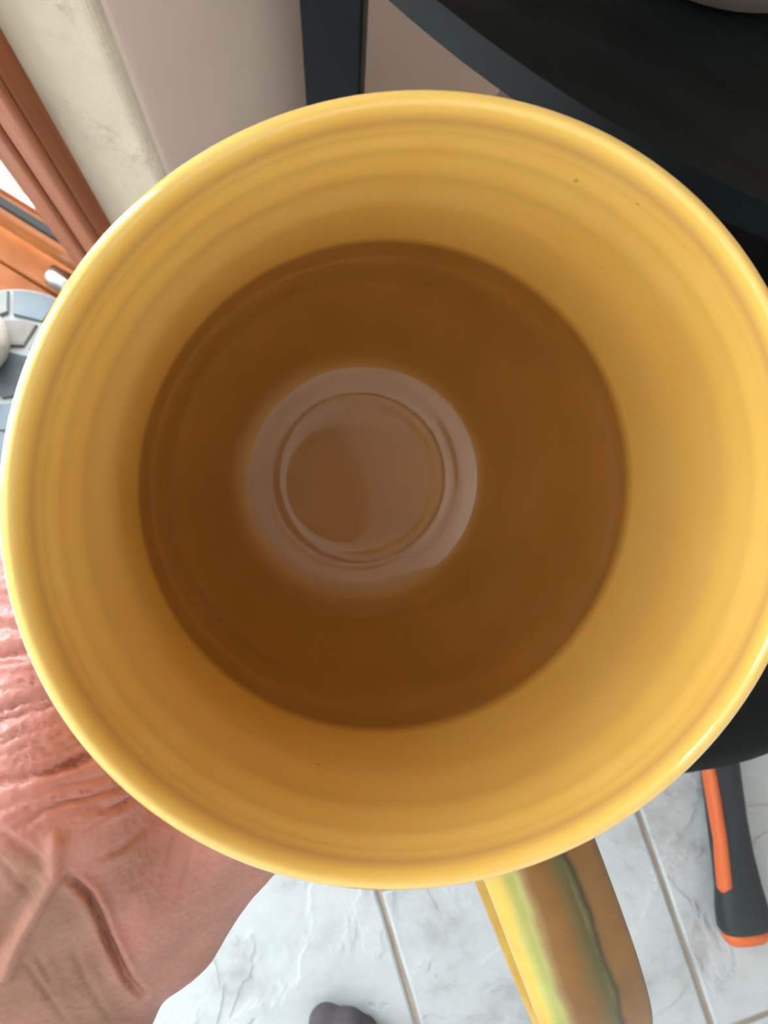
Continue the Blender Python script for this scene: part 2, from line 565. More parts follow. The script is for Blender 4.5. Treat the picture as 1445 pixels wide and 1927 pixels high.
for sx, sy in ((lsx, lsy), (rsx, rsy), (lsx + .19, DP - .05), (rsx - .09, DP - .05)):
    bm = bmesh.new()
    box(bm, (-0.0195, -0.0195, 0.0), (0.0195, 0.0195, TABLE_Z - .0215), 0.002)
    o = link('leg', bm, M_BLACK, table, loc=(sx, sy, 0))
    o.rotation_euler = (0, 0, -t_rot + math.radians(-7))

# pan on the table
pan = empty('metal_pan', (0.185, 0.3580, TABLE_Z))
tag(pan, 'worn brown and silver metal pan on the black table', 'pan')
bm = bmesh.new()
lathe(bm, [(0, 0), (0.080, 0), (0.086, 0.004), (0.092, 0.05), (0.096, 0.062), (0.094, 0.064), (0.090, 0.05), (0.082, 0.008), (0, 0.006)], 64)
link('pan_body', bm, M_PAN, pan, True)
bm = bmesh.new()
box(bm, (0.085, -0.012, 0.048), (0.24, 0.012, 0.060), 0.005)
o = link('handle', bm, M_BLACK, pan); o.rotation_euler = (0, 0, math.radians(40))

# dark drum added unseen overhead, mirrored as the dark patch in the mug's base
blocker = empty('added_blocker', (0.085, -0.43, ROOM_H))
tag(blocker, 'unseen dark bronze drum added at the ceiling to darken the mug reflection', 'blocker')
M_BRONZE = mat('dark_bronze', (0.02, 0.015, 0.011), 0.6, metal=0.3)
bm = bmesh.new()
lathe(bm, [(0, 0), (.09, 0), (.09, -.012), (.02, -.02), (.02, -.05), (0, -.05)], 32)
link('blocker_mount', bm, M_BRONZE, blocker)
bm = bmesh.new()
lathe(bm, [(0, -.05), (.18, -.05), (.20, -.06), (.21, -.15), (.204, -.154), (.196, -.150), (.19, -.062), (0, -.060)], 64)
link('blocker_rim', bm, M_BRONZE, blocker)
bm = bmesh.new()
lathe(bm, [(0, -.144), (.19, -.144), (.195, -.140), (.195, -.134), (0, -.134)], 64)
link('blocker_base', bm, mat('dark_base', (0.03, 0.028, 0.025), 0.6), blocker)

# ------------------------------------------------------------------ round black stool, axe lying beneath it
stool = empty('round_stool', (0.215, 0.125, 0))
tag(stool, 'round black vinyl stool tucked against the black table', 'stool')
bm = bmesh.new()
lathe(bm, [(0, .45), (.186, .449), (.208, .445), (.218, .436), (.222, .42), (.220, .405), (.214, .398), (0, .398)], 72)
link('seat', bm, M_BLACKVINYL, stool, True)
bm = bmesh.new()
lathe(bm, [(.0, .397), (.195, .397), (.198, .385), (.195, .375), (0, .375)], 48)
link('seat_frame', bm, M_BLACK, stool)
for k in range(4):
    a = PI / 4 + k * PI / 2 + .3
    bm = bmesh.new()
    box(bm, (-.014, -.014, 0), (.014, .014, .376), .003)
    link('leg', bm, M_BLACK, stool, loc=(.135 * math.cos(a), .135 * math.sin(a), 0))

A0, A1 = Vector((0.469, -0.360, 0.0)), Vector((0.421, 0.155, 0.0))
axd = (A1 - A0).normalized()
axe = empty('axe', A0, math.atan2(axd.y, axd.x))
tag(axe, 'axe with a black and orange handle lying on the floor tiles under the stool', 'axe')
def loft(bm, secs, n=20, squash=1.0):
    """sections (x, half-width, half-height, yoffset, zcentre) along x"""
    rings = []
    for x, hw, hh, yo, zc in secs:
        rings.append([bm.verts.new((x, yo + hw * math.copysign(abs(math.cos(t)) ** .75, math.cos(t)), zc + hh * math.copysign(abs(math.sin(t)) ** .75, math.sin(t)))) for t in [2 * PI * k / n for k in range(n)]])
    for a, b in zip(rings, rings[1:]):
        for k in range(n): bm.faces.new((a[k], a[(k + 1) % n], b[(k + 1) % n], b[k]))
    bm.faces.new(rings[0]); bm.faces.new(rings[-1])
bm = bmesh.new()
loft(bm, [(.016, .027, .019, 0, .020), (.022, .030, .020, 0, .020), (.04, .0295, .020, 0, .020), (.065, .026, .018, 0, .020), (.10, .0235, .016, 0.001, .021), (.14, .0225, .016, .001, .021), (.19, .0225, .016, 0, .022), (.30, .0225, .016, -.003, .023), (.44, .021, .015, -.003, .025), (.50, .02, .013, 0, .026)])
link('handle', bm, M_HANDLE, axe, True)
bm = bmesh.new()
loft(bm, [(0, .012, .008, 0, .017), (.003, .022, .015, 0, .019), (.010, .0265, .018, 0, .020), (.0185, .0275, .0185, 0, .020)])
link('end_cap', bm, M_ORANGE, axe, True)
bm = bmesh.new()   # orange inlay along the flank facing the room
loft(bm, [(.063, .002, .010, .0235, .023), (.068, .0075, .0135, .0185, .024), (.12, .007, .0125, .0165, .0265), (.19, .0065, .0125, .0165, .0275), (.235, .0045, .011, .0185, .027), (.25, .002, .007, .020, .027)], 16)
link('inlay', bm, M_ORANGE, axe, True)
bm = bmesh.new()
loft(bm, [(.468, .030, .014, 0, .024), (.475, .05, .016, .02, .024), (.52, .055, .015, .025, .024), (.535, .045, .012, .02, .024)], 12)
link('head', bm, M_AXE, axe)

# ------------------------------------------------------------------ mosaic round by the door with a pot on it; steel bar
mos = empty('mosaic_round', (-0.399, 0.3115, 0.003))
tag(mos, 'round blue grey slate mosaic slab on the floor by the glass door', 'mosaic slab')
bm = bmesh.new()
lathe(bm, [(0, 0), (.110, 0), (.1125, .003), (.1125, .022), (.110, .025), (0, .025)], 72)
link('mortar_disc', bm, mat('white_grout', (0.36, 0.365, 0.37), 0.9), mos)
SLATE = [mat('slate_' + nm, c, 0.6, noise=(45, c2, .25), bump=(120, .4, .002)) for nm, c, c2 in (
    ('blue', (0.113, 0.143, 0.176), (0.168, 0.193, 0.218)), ('pale', (0.176, 0.185, 0.181), (0.231, 0.235, 0.227)), ('green', (0.109, 0.126, 0.118), (0.151, 0.168, 0.160)),
    ('dark', (0.050, 0.059, 0.067), (0.084, 0.092, 0.101)), ('rust', (0.126, 0.080, 0.059), (0.168, 0.118, 0.084)), ('taupe', (0.168, 0.143, 0.130), (0.210, 0.185, 0.168)))]
def stone(poly, m):
    cx = sum(p[0] for p in poly) / len(poly); cy = sum(p[1] for p in poly) / len(poly)
    bm = bmesh.new()
    sh = lambda k: [(cx + (x - cx) * k, cy + (y - cy) * k) for x, y in poly]
    tilt = [random.uniform(-.0008, .0008) for _ in poly]
    a = [bm.verts.new((x, y, .0235)) for x, y in sh(1)]
    b = [bm.verts.new((x, y, .0285)) for x, y in sh(.985)]
    c = [bm.verts.new((x, y, .0300 + t)) for (x, y), t in zip(sh(.93), tilt)]
    n = len(poly)
    for p, q in ((a, b), (b, c)):
        for k in range(n): bm.faces.new((p[k], p[(k + 1) % n], q[(k + 1) % n], q[k]))
    bm.faces.new(c)
    link('stone', bm, m, mos)
def ring_stones(r0, r1, cuts, gap, cols):
    for k in range(len(cuts)):
        a0, a1 = cuts[k], cuts[(k + 1) % len(cuts)]
        if a1 < a0: a1 += 2 * PI
        g0, g1 = gap / r0 / 2, gap / r1 / 2
        poly = [(r1 * math.cos(a0 + g1 + (a1 - a0 - 2 * g1) * t), r1 * math.sin(a0 + g1 + (a1 - a0 - 2 * g1) * t)) for t in (0, .33, .67, 1)]
        poly += [(r0 * random.uniform(.97, 1.05) * math.cos(a1 - g0), r0 * math.sin(a1 - g0)), (r0 * math.cos(a0 + g0), r0 * random.uniform(.97, 1.05) * math.sin(a0 + g0))]
        stone(poly, cols[k % len(cols)])
S = SLATE
ring_stones(.076, .108, [.15, .62, 1.05, 1.62, 2.1, 2.7, 3.3, 3.8, 4.35, 4.9, 5.4, 5.85], .006, [S[1], S[1], S[0], S[1], S[0], S[5], S[2], S[0], S[0], S[4], S[0], S[2]])
ring_stones(.038, .070, [.35, 1.1, 1.9, 2.6, 3.5, 4.3, 5.2], .006, [S[5], S[5], S[0], S[2], S[1], S[0], S[3]])
stone([(.031 * math.cos(t) * random.uniform(.85, 1.05), .031 * math.sin(t)) for t in [k * PI / 3.5 for k in range(7)]], S[3])

pot = empty('stone_pot', (-0.434, 0.342, 0.0335))
tag(pot, 'round grey beige pot standing on the slate mosaic slab', 'pot')
bm = bmesh.new()
lathe(bm, [(0, 0), (.026, 0), (.036, .006), (.044, .022), (.046, .038), (.042, .055), (.034, .066), (.032, .072), (.035, .078), (.030, .078), (.027, .070), (.036, .05), (.040, .036), (.030, .01), (0, .008)], 56)
link('pot_body', bm, M_POT, pot, True)

p0, p1 = room(0.268, 0.0150, 0.016), room(0.160, 0.0150, 0.016)
d = (p1 - p0).normalized()
bar = bmesh.new()
lathe(bm := bar, [(0, 0), (.0105, 0), (.0135, .002), (.0135, .030), (.0125, .031), (.0125, .034), (.0135, .035), (.0135, .105), (.0105, .107), (0, .107)], 40)
o = link('steel_bar', bar, M_STEEL, None, True, p0 + Vector((0, 0, .0135)))
o.rotation_mode = 'QUATERNION'
o.rotation_quaternion = d.to_track_quat('Z', 'Y')
tag(o, 'short round steel bar lying along the wooden door sill', 'bar')

# ------------------------------------------------------------------ mug
def cam_pt(x, y, dpt):
    """point given in centimetres right, up and ahead of the eye -> world"""
    return CAM_LOC + CAM_R @ Vector((x / 100, y / 100, -dpt / 100))


RIM_C = cam_pt(0.570, 0.075, 8.37)
BOT_C = cam_pt(-0.55, 0.72, 16.80)
axis = (RIM_C - BOT_C).normalized()
MUG_H = 0.0895
base = RIM_C - axis * MUG_H
hdir = (CAM_R @ Vector((math.cos(math.radians(291.2)), math.sin(math.radians(291.2)), 0)))
hx = (hdir - axis * hdir.dot(axis)).normalized()
hy = axis.cross(hx)
mug = empty('yellow_mug')
mug.matrix_world = Matrix.Translation(base) @ Matrix((hx, hy, axis)).transposed().to_4x4()
tag(mug, 'yellow glazed ceramic mug held upright by the hand, brown inside', 'mug')


def glaze(name, c_lo, c_hi, edge=None, z_edge=None):
    m = bpy.data.materials.new(name)
    m.use_nodes = True
    nt = m.node_tree
    b = nt.nodes['Principled BSDF']
    b.inputs['Roughness'].default_value = 0.32
    b.inputs['Coat Weight'].default_value = 0.9
    b.inputs['Coat Roughness'].default_value = 0.04
    b.inputs['Specular IOR Level'].default_value = 0.35
    tc = nt.nodes.new('ShaderNodeTexCoord')
    n = nt.nodes.new('ShaderNodeTexNoise')
    n.inputs['Scale'].default_value = 55
    n.inputs['Detail'].default_value = 5
    nt.links.new(tc.outputs['Object'], n.inputs['Vector'])
    r = nt.nodes.new('ShaderNodeValToRGB')
    r.color_ramp.elements[0].position = .35; r.color_ramp.elements[1].position = .65
    r.color_ramp.elements[0].color = (*c_lo, 1); r.color_ramp.elements[1].color = (*c_hi, 1)
    nt.links.new(n.outputs['Fac'], r.inputs['Fac'])
    out = r.outputs['Color']
    sep = nt.nodes.new('ShaderNodeSeparateXYZ')
    nt.links.new(tc.outputs['Object'], sep.inputs[0])
    if edge:      # the brown glaze thins out over a millimetre where it meets the yellow
        mr = nt.nodes.new('ShaderNodeMapRange')
        mr.inputs['From Min'].default_value = z_edge - .0034; mr.inputs['From Max'].default_value = z_edge + .0001
        nt.links.new(sep.outputs['Z'], mr.inputs['Value'])
        mx = nt.nodes.new('ShaderNodeMixRGB')
        mx.inputs['Color2'].default_value = (*edge, 1)
        nt.links.new(mr.outputs[0], mx.inputs['Fac']); nt.links.new(out, mx.inputs['Color1'])
        out = mx.outputs[0]
    else:         # rust specks and a browner line just under the lip
        n3 = nt.nodes.new('ShaderNodeTexNoise'); n3.inputs['Scale'].default_value = 420; n3.inputs['Detail'].default_value = 2
        nt.links.new(tc.outputs['Object'], n3.inputs['Vector'])
        r3 = nt.nodes.new('ShaderNodeValToRGB')
        r3.color_ramp.elements[0].position = .775; r3.color_ramp.elements[1].position = .82
        r3.color_ramp.elements[0].color = (0, 0, 0, 1); r3.color_ramp.elements[1].color = (.6, .6, .6, 1)
        nt.links.new(n3.outputs['Fac'], r3.inputs['Fac'])
        mx = nt.nodes.new('ShaderNodeMixRGB'); mx.inputs['Color2'].default_value = (.28, .13, .03, 1)
        nt.links.new(r3.outputs['Color'], mx.inputs['Fac']); nt.links.new(out, mx.inputs['Color1'])
        out = mx.outputs[0]
        band = nt.nodes.new('ShaderNodeValToRGB')
        mr = nt.nodes.new('ShaderNodeMapRange')
        mr.inputs['From Min'].default_value = MUG_H - .008; mr.inputs['From Max'].default_value = MUG_H + .0005
        nt.links.new(sep.outputs['Z'], mr.inputs['Value'])
        els = band.color_ramp.elements
        els[0].position = 0.0; els[0].color = (0, 0, 0, 1)
        els[1].position = 1.0; els[1].color = (.12, .12, .12, 1)
        e = els.new(.45); e.color = (.1, .1, .1, 1)
        e = els.new(.62); e.color = (.6, .6, .6, 1)
        e = els.new(.80); e.color = (.05, .05, .05, 1)
        nt.links.new(mr.outputs[0], band.inputs['Fac'])
        mx2 = nt.nodes.new('ShaderNodeMixRGB'); mx2.inputs['Color2'].default_value = (.46, .22, .085, 1)
        nt.links.new(band.outputs['Color'], mx2.inputs['Fac']); nt.links.new(out, mx2.inputs['Color1'])
        out = mx2.outputs[0]
    nt.links.new(out, b.inputs['Base Color'])
    n2 = nt.nodes.new('ShaderNodeTexNoise'); n2.inputs['Scale'].default_value = 30
    nt.links.new(tc.outputs['Object'], n2.inputs['Vector'])
    bp = nt.nodes.new('ShaderNodeBump'); bp.inputs['Strength'].default_value = .05; bp.inputs['Distance'].default_value = .002
    nt.links.new(n2.outputs['Fac'], bp.inputs['Height'])
    nt.links.new(bp.outputs['Normal'], b.inputs['Normal']); nt.links.new(bp.outputs['Normal'], b.inputs['Coat Normal'])
    return m


YEL = (0.86, 0.52, 0.115)
M_MUG = glaze('yellow_glaze', YEL, (0.88, 0.56, 0.14))
M_MUGIN = glaze('brown_glaze', (0.37, 0.17, 0.032), (0.41, 0.19, 0.038), edge=YEL, z_edge=MUG_H - .042)

T = lambda r, t: (r / 100, MUG_H - t / 100)
def skew(bm):
    """thrown by hand: the wall leans a millimetre or two off the axis at mid height"""
    dirx = CAM_R @ Vector((.17, -.06, 0)) / 100
    ox, oy = dirx.dot(hx), dirx.dot(hy)
    for v in bm.verts:
        t = (MUG_H - v.co.z) * 100
        k = math.sin(PI * min(max(t, 0) / 8.4, 1)) if t < 8.4 else 0
        v.co.y *= 1 + .033 * max(0, 1 - t / 3)
        v.co.x += ox * k; v.co.y += oy * k


upper = [(4.0, 4.20), (4.0, 3.6), (4.0, 3.0), (3.995, 2.6), (4.008, 2.2), (4.016, 1.8), (4.008, 1.45), (4.03, 1.05), (4.03, .8), (4.055, .55), (4.062, .40), (4.09, .24), (4.12, .10), (4.155, .025), (4.195, 0), (4.24, .012), (4.28, .04), (4.315, .085), (4.34, .14), (4.352, .23),
         (4.335, .5), (4.31, .9), (4.30, 1.5), (4.30, 4.0), (4.28, 5.2), (4.18, 6.4), (3.95, 7.4), (3.6, 8.2), (3.2, 8.6), (3.05, 8.72), (3.0, 8.95), (2.7, 8.95), (2.6, 8.75), (0, 8.72)]
sp = [tuple(p) for p in spline([T(*p) for p in upper], 4)]
sp[-1] = (0.0, sp[-1][1])
bm = bmesh.new()
lathe(bm, [(max(r, 0.0), z) for r, z in sp], 160, sx=1.011, sy=1.024)
skew(bm)
link('body', bm, M_MUG, mug, True)
lower = [(0, 8.462), (.7, 8.460), (1.4, 8.455), (1.70, 8.475), (1.86, 8.47), (2.0, 8.43), (2.3, 8.36), (2.62, 8.2), (2.86, 7.94), (3.02, 7.70), (3.15, 7.48), (3.27, 7.28), (3.5, 6.85), (3.72, 6.3), (3.84, 5.7), (3.90, 5.35), (3.95, 5.1), (3.985, 4.7), (4.0, 4.2)]
sp = [tuple(p) for p in spline([T(*p) for p in lower], 5)]
sp[0] = (0.0, sp[0][1])
bm = bmesh.new()
lathe(bm, [(max(r, 0.0), z) for r, z in sp], 160, sx=1.011, sy=1.024)
skew(bm)
o = link('inner_base', bm, M_MUGIN, mug, True)
tag(o, 'darker brown glazed lower inside of the mug')

# handle: flat strap with a raised left edge, in the plane of +x
def handle_mat():
    m = bpy.data.materials.new('streaked_glaze')
    m.use_nodes = True
    nt = m.node_tree
    b = nt.nodes['Principled BSDF']
    b.inputs['Roughness'].default_value = .45; b.inputs['Specular IOR Level'].default_value = .25; b.inputs['Coat Weight'].default_value = .15; b.inputs['Coat Roughness'].default_value = .05
    tc = nt.nodes.new('ShaderNodeTexCoord')
    sep = nt.nodes.new('ShaderNodeSeparateXYZ'); nt.links.new(tc.outputs['Object'], sep.inputs[0])
    n = nt.nodes.new('ShaderNodeTexNoise'); n.inputs['Scale'].default_value = 60; n.inputs['Detail'].default_value = 5
    nt.links.new(tc.outputs['Object'], n.inputs['Vector'])
    # runs of colour across the strap's width (local y), wavering along it
    wv = nt.nodes.new('ShaderNodeMath'); wv.operation = 'MULTIPLY_ADD'; wv.inputs[1].default_value = .0045; wv.inputs[2].default_value = -.00225
    nt.links.new(n.outputs['Fac'], wv.inputs[0])
    ad = nt.nodes.new('ShaderNodeMath'); ad.operation = 'ADD'
    nt.links.new(sep.outputs['Y'], ad.inputs[0]); nt.links.new(wv.outputs[0], ad.inputs[1])
    mr = nt.nodes.new('ShaderNodeMapRange'); mr.inputs['From Min'].default_value = -.0095; mr.inputs['From Max'].default_value = .0095
    nt.links.new(ad.outputs[0], mr.inputs['Value'])
    r = nt.nodes.new('ShaderNodeValToRGB')
    cols = HANDLE_COLS
    for p, c in cols:
        e = r.color_ramp.elements.new(p); e.color = (*c, 1)
    r.color_ramp.elements.remove(r.color_ramp.elements[0])
    r.color_ramp.elements.remove(r.color_ramp.elements[-1])
    nt.links.new(mr.outputs[0], r.inputs['Fac'])
    n2 = nt.nodes.new('ShaderNodeTexNoise'); n2.inputs['Scale'].default_value = 130; n2.inputs['Detail'].default_value = 6
    nt.links.new(tc.outputs['Object'], n2.inputs['Vector'])
    mx = nt.nodes.new('ShaderNodeMixRGB'); mx.blend_type = 'OVERLAY'; mx.inputs['Fac'].default_value = .35
    nt.links.new(r.outputs['Color'], mx.inputs['Color1']); nt.links.new(n2.outputs['Fac'], mx.inputs['Color2'])
    nt.links.new(mx.outputs[0], b.inputs['Base Color'])
    return m


HANDLE_COLS = ((.02, (.60, .36, .07)), (.10, (.62, .40, .08)), (.15, (.50, .48, .14)), (.23, (.55, .56, .20)), (.28, (.38, .24, .11)), (.33, (.26, .12, .035)), (.45, (.22, .10, .022)),
               (.54, (.15, .105, .035)), (.60, (.13, .11, .045)), (.64, (.05, .035, .014)), (.68, (.22, .11, .035)), (.85, (.27, .13, .036)), (.98, (.22, .11, .03)))
path = spline([(.0425, .0655), (.052, .0675), (.064, .0685), (.078, .0680), (.0905, .0635), (.0990, .053), (.0975, .0395), (.085, .0300), (.064, .0255), (.0418, .0262)], 7)
half = [(-.0088, -.0022), (-.0088, .0014), (-.0074, .0032), (-.0058, .0036), (-.0045, .0030), (-.001, .0035), (.0018, .0034), (.0024, .0029), (.0030, .0034), (.0060, .0032), (.0080, .0020), (.0088, .0), (.0084, -.0022), (.0055, -.0034), (0, -.0038), (-.0055, -.0034)]
bm = bmesh.new()
rings = []
for i, p in enumerate(path):
    t = path[min(i + 1, len(path) - 1)] - path[max(i - 1, 0)]
    t = t / np.linalg.norm(t)
    nrm = np.array([-t[1], t[0]])
    k = 1.0 + (.12 if i < 4 else 0)
    rings.append([bm.verts.new((p[0] + nrm[0] * hgt, wd * k, p[1] + nrm[1] * hgt)) for wd, hgt in half])
for a, b in zip(rings, rings[1:]):
    for k in range(len(half)): bm.faces.new((a[k], a[(k + 1) % len(half)], b[(k + 1) % len(half)], b[k]))
bm.faces.new(rings[0]); bm.faces.new(rings[-1])
o = link('handle', bm, handle_mat(), mug, True)
sub = o.modifiers.new('round', 'SUBSURF'); sub.levels = 1; sub.render_levels = 2
tag(o, 'mug handle streaked brown, green and yellow')

# ------------------------------------------------------------------ hand and forearm (one continuous surface)
AX = lambda dpt: np.array([0.570 - 1.12 * (dpt - 8.37) / 8.43, 0.075 + 0.645 * (dpt - 8.37) / 8.43])
def around(azd, r, dpt):
    a = AX(dpt)
    return (a[0] + r * math.cos(math.radians(azd)), a[1] + r * math.sin(math.radians(azd)), dpt)


PALM = [  # chains of (x, y, depth, radius) in centimetres
    [(-20.4, -24.5, 19.0, 3.5), (-11.5, -14.3, 16.4, 2.6), (-6.9, -9.3, 15.3, 2.35), (-6.7, -7.6, 14.5, 2.0)],
    [(-20.4, -24.5, 20.6, 3.4), (-11.5, -14.3, 18.8, 2.5), (-7.4, -9.4, 17.4, 2.0), (-7.0, -7.8, 16.6, 1.8)],
    [(-6.6, -7.2, 13.7, 1.7), (-5.6, -4.6, 12.9, 1.45), (-5.35, -1.05, 13.0, 1.05)],
    [(-7.0, -7.0, 14.6, 1.7), (-6.5, -3.5, 14.1, 1.4), (-6.1, -1.2, 14.2, 1.1)],
    [(-7.0, -7.6, 15.4, 1.7), (-6.2, -1.0, 15.0, 1.15)],
    [(-7.0, -7.8, 16.6, 1.6), (-6.0, -1.0, 16.7, 1.05)],
    [(-7.0, -8.2, 17.6, 1.5), (-5.6, -1.4, 18.3, .95)],
    [(-5.4, -5.8, 13.5, 1.5), (-4.35, -3.05, 13.2, 1.0)],          # web
    [(-6.2, -7.7, 14.4, 1.7), (-4.75, -6.7, 14.6, 1.5), (-2.9, -5.0, 14.5, 1.2)],
    [(-4.95, -7.75, 15.8, 2.0), (-3.85, -6.45, 15.6, 1.65), (-2.4, -5.35, 15.2, 1.45)],  # ball of the thumb
    [(-5.6, -7.4, 17.2, 1.6), (-4.8, -4.6, 17.4, 1.1)],
]
FINGERS = [
    [(-2.9, -5.0, 14.5, 1.2), (*around(265, 5.45, 15.2), .98), (*around(277, 5.2, 16.7), .80)],
    [(-5.35, -1.05, 13.0, 1.02), (*around(147, 5.3, 14.0), .90), (*around(119, 5.2, 13.5), .82), (*around(97, 5.1, 13.6), .70)],
    [(-6.2, -1.0, 15.0, 1.12), (*around(146, 5.45, 15.2), .92), (*around(113, 5.15, 15.3), .84), (*around(90, 4.9, 15.3), .72)],
    [(-6.0, -1.0, 16.7, 1.02), (*around(148, 5.3, 17.0), .86), (*around(116, 4.8, 17.1), .78), (*around(92, 4.55, 17.1), .66)],
    [(-5.6, -1.4, 18.3, .92), (*around(152, 4.6, 18.7), .76), (*around(124, 3.9, 18.8), .68), (*around(100, 3.6, 18.8), .58)],
]


def cap_sdf(P, a, b):
    pa, pb = np.array(a[:3]), np.array(b[:3])
    ba = pb - pa
    h = np.clip(((P - pa) @ ba) / (ba @ ba), 0, 1)
    return np.linalg.norm(P - pa - h[:, None] * ba, axis=1) - (a[3] + (b[3] - a[3]) * h)


def smin(ds, k):
    D = np.array(ds)
    m = D.min(0)
    return m - k * np.log(np.exp(-(D - m) / k).sum(0))


def hand_sdf(P):
    palm = [cap_sdf(P, c[i], c[i + 1]) for c in PALM for i in range(len(c) - 1)]
    pm = smin(palm, .16)
    out = None
    for c in FINGERS:
        f = smin([cap_sdf(P, c[i], c[i + 1]) for i in range(len(c) - 1)], .08)
        v = smin([pm, f], .14)
        out = v if out is None else np.minimum(out, v)
    return out


def blob_surface(chains, sdf, voxel, iters=5, nsub=2):
    """union of rounded limbs, remeshed as one skin and pulled onto the smooth blend"""
    bm = bmesh.new()
    for c in chains:
        for a, b in zip(c, c[1:]):
            L = np.linalg.norm(np.array(a[:3]) - np.array(b[:3]))
            k = max(2, int(L / (0.35 * min(a[3], b[3]))) + 1)
            for i in range(k + 1):
                t = i / k
                p = [a[j] + (b[j] - a[j]) * t for j in range(4)]
                bmesh.ops.create_icosphere(bm, subdivisions=nsub, radius=p[3] * 1.02, matrix=Matrix.Translation(p[:3]))
    me = bpy.data.meshes.new('tmp'); bm.to_mesh(me); bm.free()
    o = bpy.data.objects.new('tmp', me); COL.objects.link(o)
    md = o.modifiers.new('r', 'REMESH'); md.mode = 'VOXEL'; md.voxel_size = voxel
    dg = bpy.context.evaluated_depsgraph_get()
    ev = o.evaluated_get(dg)
    m2 = bpy.data.meshes.new_from_object(ev)
    bpy.data.objects.remove(o); bpy.data.meshes.remove(me)
    nv = len(m2.vertices)
    co = np.empty(nv * 3); m2.vertices.foreach_get('co', co); co = co.reshape(-1, 3)
    e = np.empty(len(m2.edges) * 2, int); m2.edges.foreach_get('vertices', e); e = e.reshape(-1, 2)
    deg = np.bincount(e.ravel(), minlength=nv)[:, None].astype(float)

    def lap(X):
        S = np.zeros_like(X)
        for j in range(X.shape[1]):
            S[:, j] = np.bincount(e[:, 0], X[e[:, 1], j], nv) + np.bincount(e[:, 1], X[e[:, 0], j], nv)
        return S / deg
    h = 1e-3
    for it in range(iters):
        f0 = sdf(co)
        g = np.stack([(sdf(co + np.eye(3)[i] * h) - f0) / h for i in range(3)], 1)
        g2 = (g * g).sum(1, keepdims=True) + 1e-6
        co = co - np.clip(f0[:, None], -.2, .2) * g / np.maximum(g2, .25)
        if it < iters - 1: co = co * .5 + lap(co) * .5
    nrm = g / np.sqrt(g2)
    return m2, co, nrm, lap


me, co, nrm, lap = blob_surface(PALM + FINGERS, hand_sdf, 0.048)


def pix(P):
    return 722.5 + 1449.0 * P[:, 0] / P[:, 2], 963.5 - 1449.0 * P[:, 1] / P[:, 2]


def poly_dist(x, y, pts):
    best = np.full(len(x), 1e9); along = np.zeros(len(x))
    n = len(pts) - 1
    for i in range(n):
        (x0, y0), (x1, y1) = pts[i], pts[i + 1]
        dx, dy = x1 - x0, y1 - y0
        h = np.clip(((x - x0) * dx + (y - y0) * dy) / (dx * dx + dy * dy), 0, 1)
        d = np.hypot(x - x0 - h * dx, y - y0 - h * dy)
        m = d < best
        best[m] = d[m]; along[m] = ((i + h) / n)[m]
    return best, along


def vnoise(x, seed):
    r = np.random.default_rng(seed).random(4096)
    i = np.floor(x).astype(int); f = x - i; f = f * f * (3 - 2 * f)
    return r[i % 4096] * (1 - f) + r[(i + 1) % 4096] * f


def vnoise2(x, y, seed):
    r = np.random.default_rng(seed).random((256, 256))
    i = np.floor(x).astype(int); j = np.floor(y).astype(int); f = x - i; g = y - j
    f = f * f * (3 - 2 * f); g = g * g * (3 - 2 * g)
    a = r[i % 256, j % 256] * (1 - f) + r[(i + 1) % 256, j % 256] * f
    b = r[i % 256, (j + 1) % 256] * (1 - f) + r[(i + 1) % 256, (j + 1) % 256] * f
    return a * (1 - g) + b * g


def smooth(a, lo, hi):
    t = np.clip((a - lo) / (hi - lo), 0, 1)
    return t * t * (3 - 2 * t)


facing = smooth(-nrm[:, 2], -.1, .35)          # skin turned up, where the folds are modelled
x, y = pix(co)
disp = np.zeros(len(co))
for pts_, depth, wid in (
        ([(128, 1650), (165, 1682), (186, 1720), (200, 1760), (222, 1805), (240, 1842), (265, 1870)], .18, 7),
        ([(306, 1526), (275, 1562), (241, 1591), (190, 1616)], .06, 6),
        ([(264, 1492), (230, 1512), (200, 1521), (172, 1523)], .055, 6),
        ([(250, 1500), (205, 1530), (160, 1566)], .03, 5),
        ([(334, 1548), (324, 1600), (312, 1640)], .04, 6),
        ([(364, 1572), (355, 1630), (338, 1690)], .035, 6),
        ([(-20, 1555), (25, 1585), (60, 1610), (90, 1640)], .06, 9),
        ([(45, 1805), (75, 1850), (130, 1930)], .035, 6),
        ([(62, 1790), (88, 1830), (100, 1860)], .03, 6),
        ([(5, 1620), (40, 1670), (62, 1700)], .03, 6),
        ([(130, 1770), (165, 1850), (215, 1927)], .025, 7),
        ([(250, 1668), (290, 1648)], .012, 4)):
    dd, al = poly_dist(x, y, pts_)
    taper = np.sin(np.clip(al, 0.02, .98) * PI) ** .4
    disp -= depth * taper * np.exp(-(dd / wid) ** 2)
    disp += depth * .35 * taper * np.exp(-((dd - 2.4 * wid) / (1.6 * wid)) ** 2)
dd, al = poly_dist(x, y, [(104, 1585), (100, 1640), (72, 1700), (42, 1750), (12, 1830)])     # tendon at the wrist
disp += .16 * np.exp(-(dd / 17) ** 2)
dd, al = poly_dist(x, y, [(60, 1670), (30, 1720), (10, 1760)])
disp -= .10 * np.exp(-(dd / 22) ** 2)
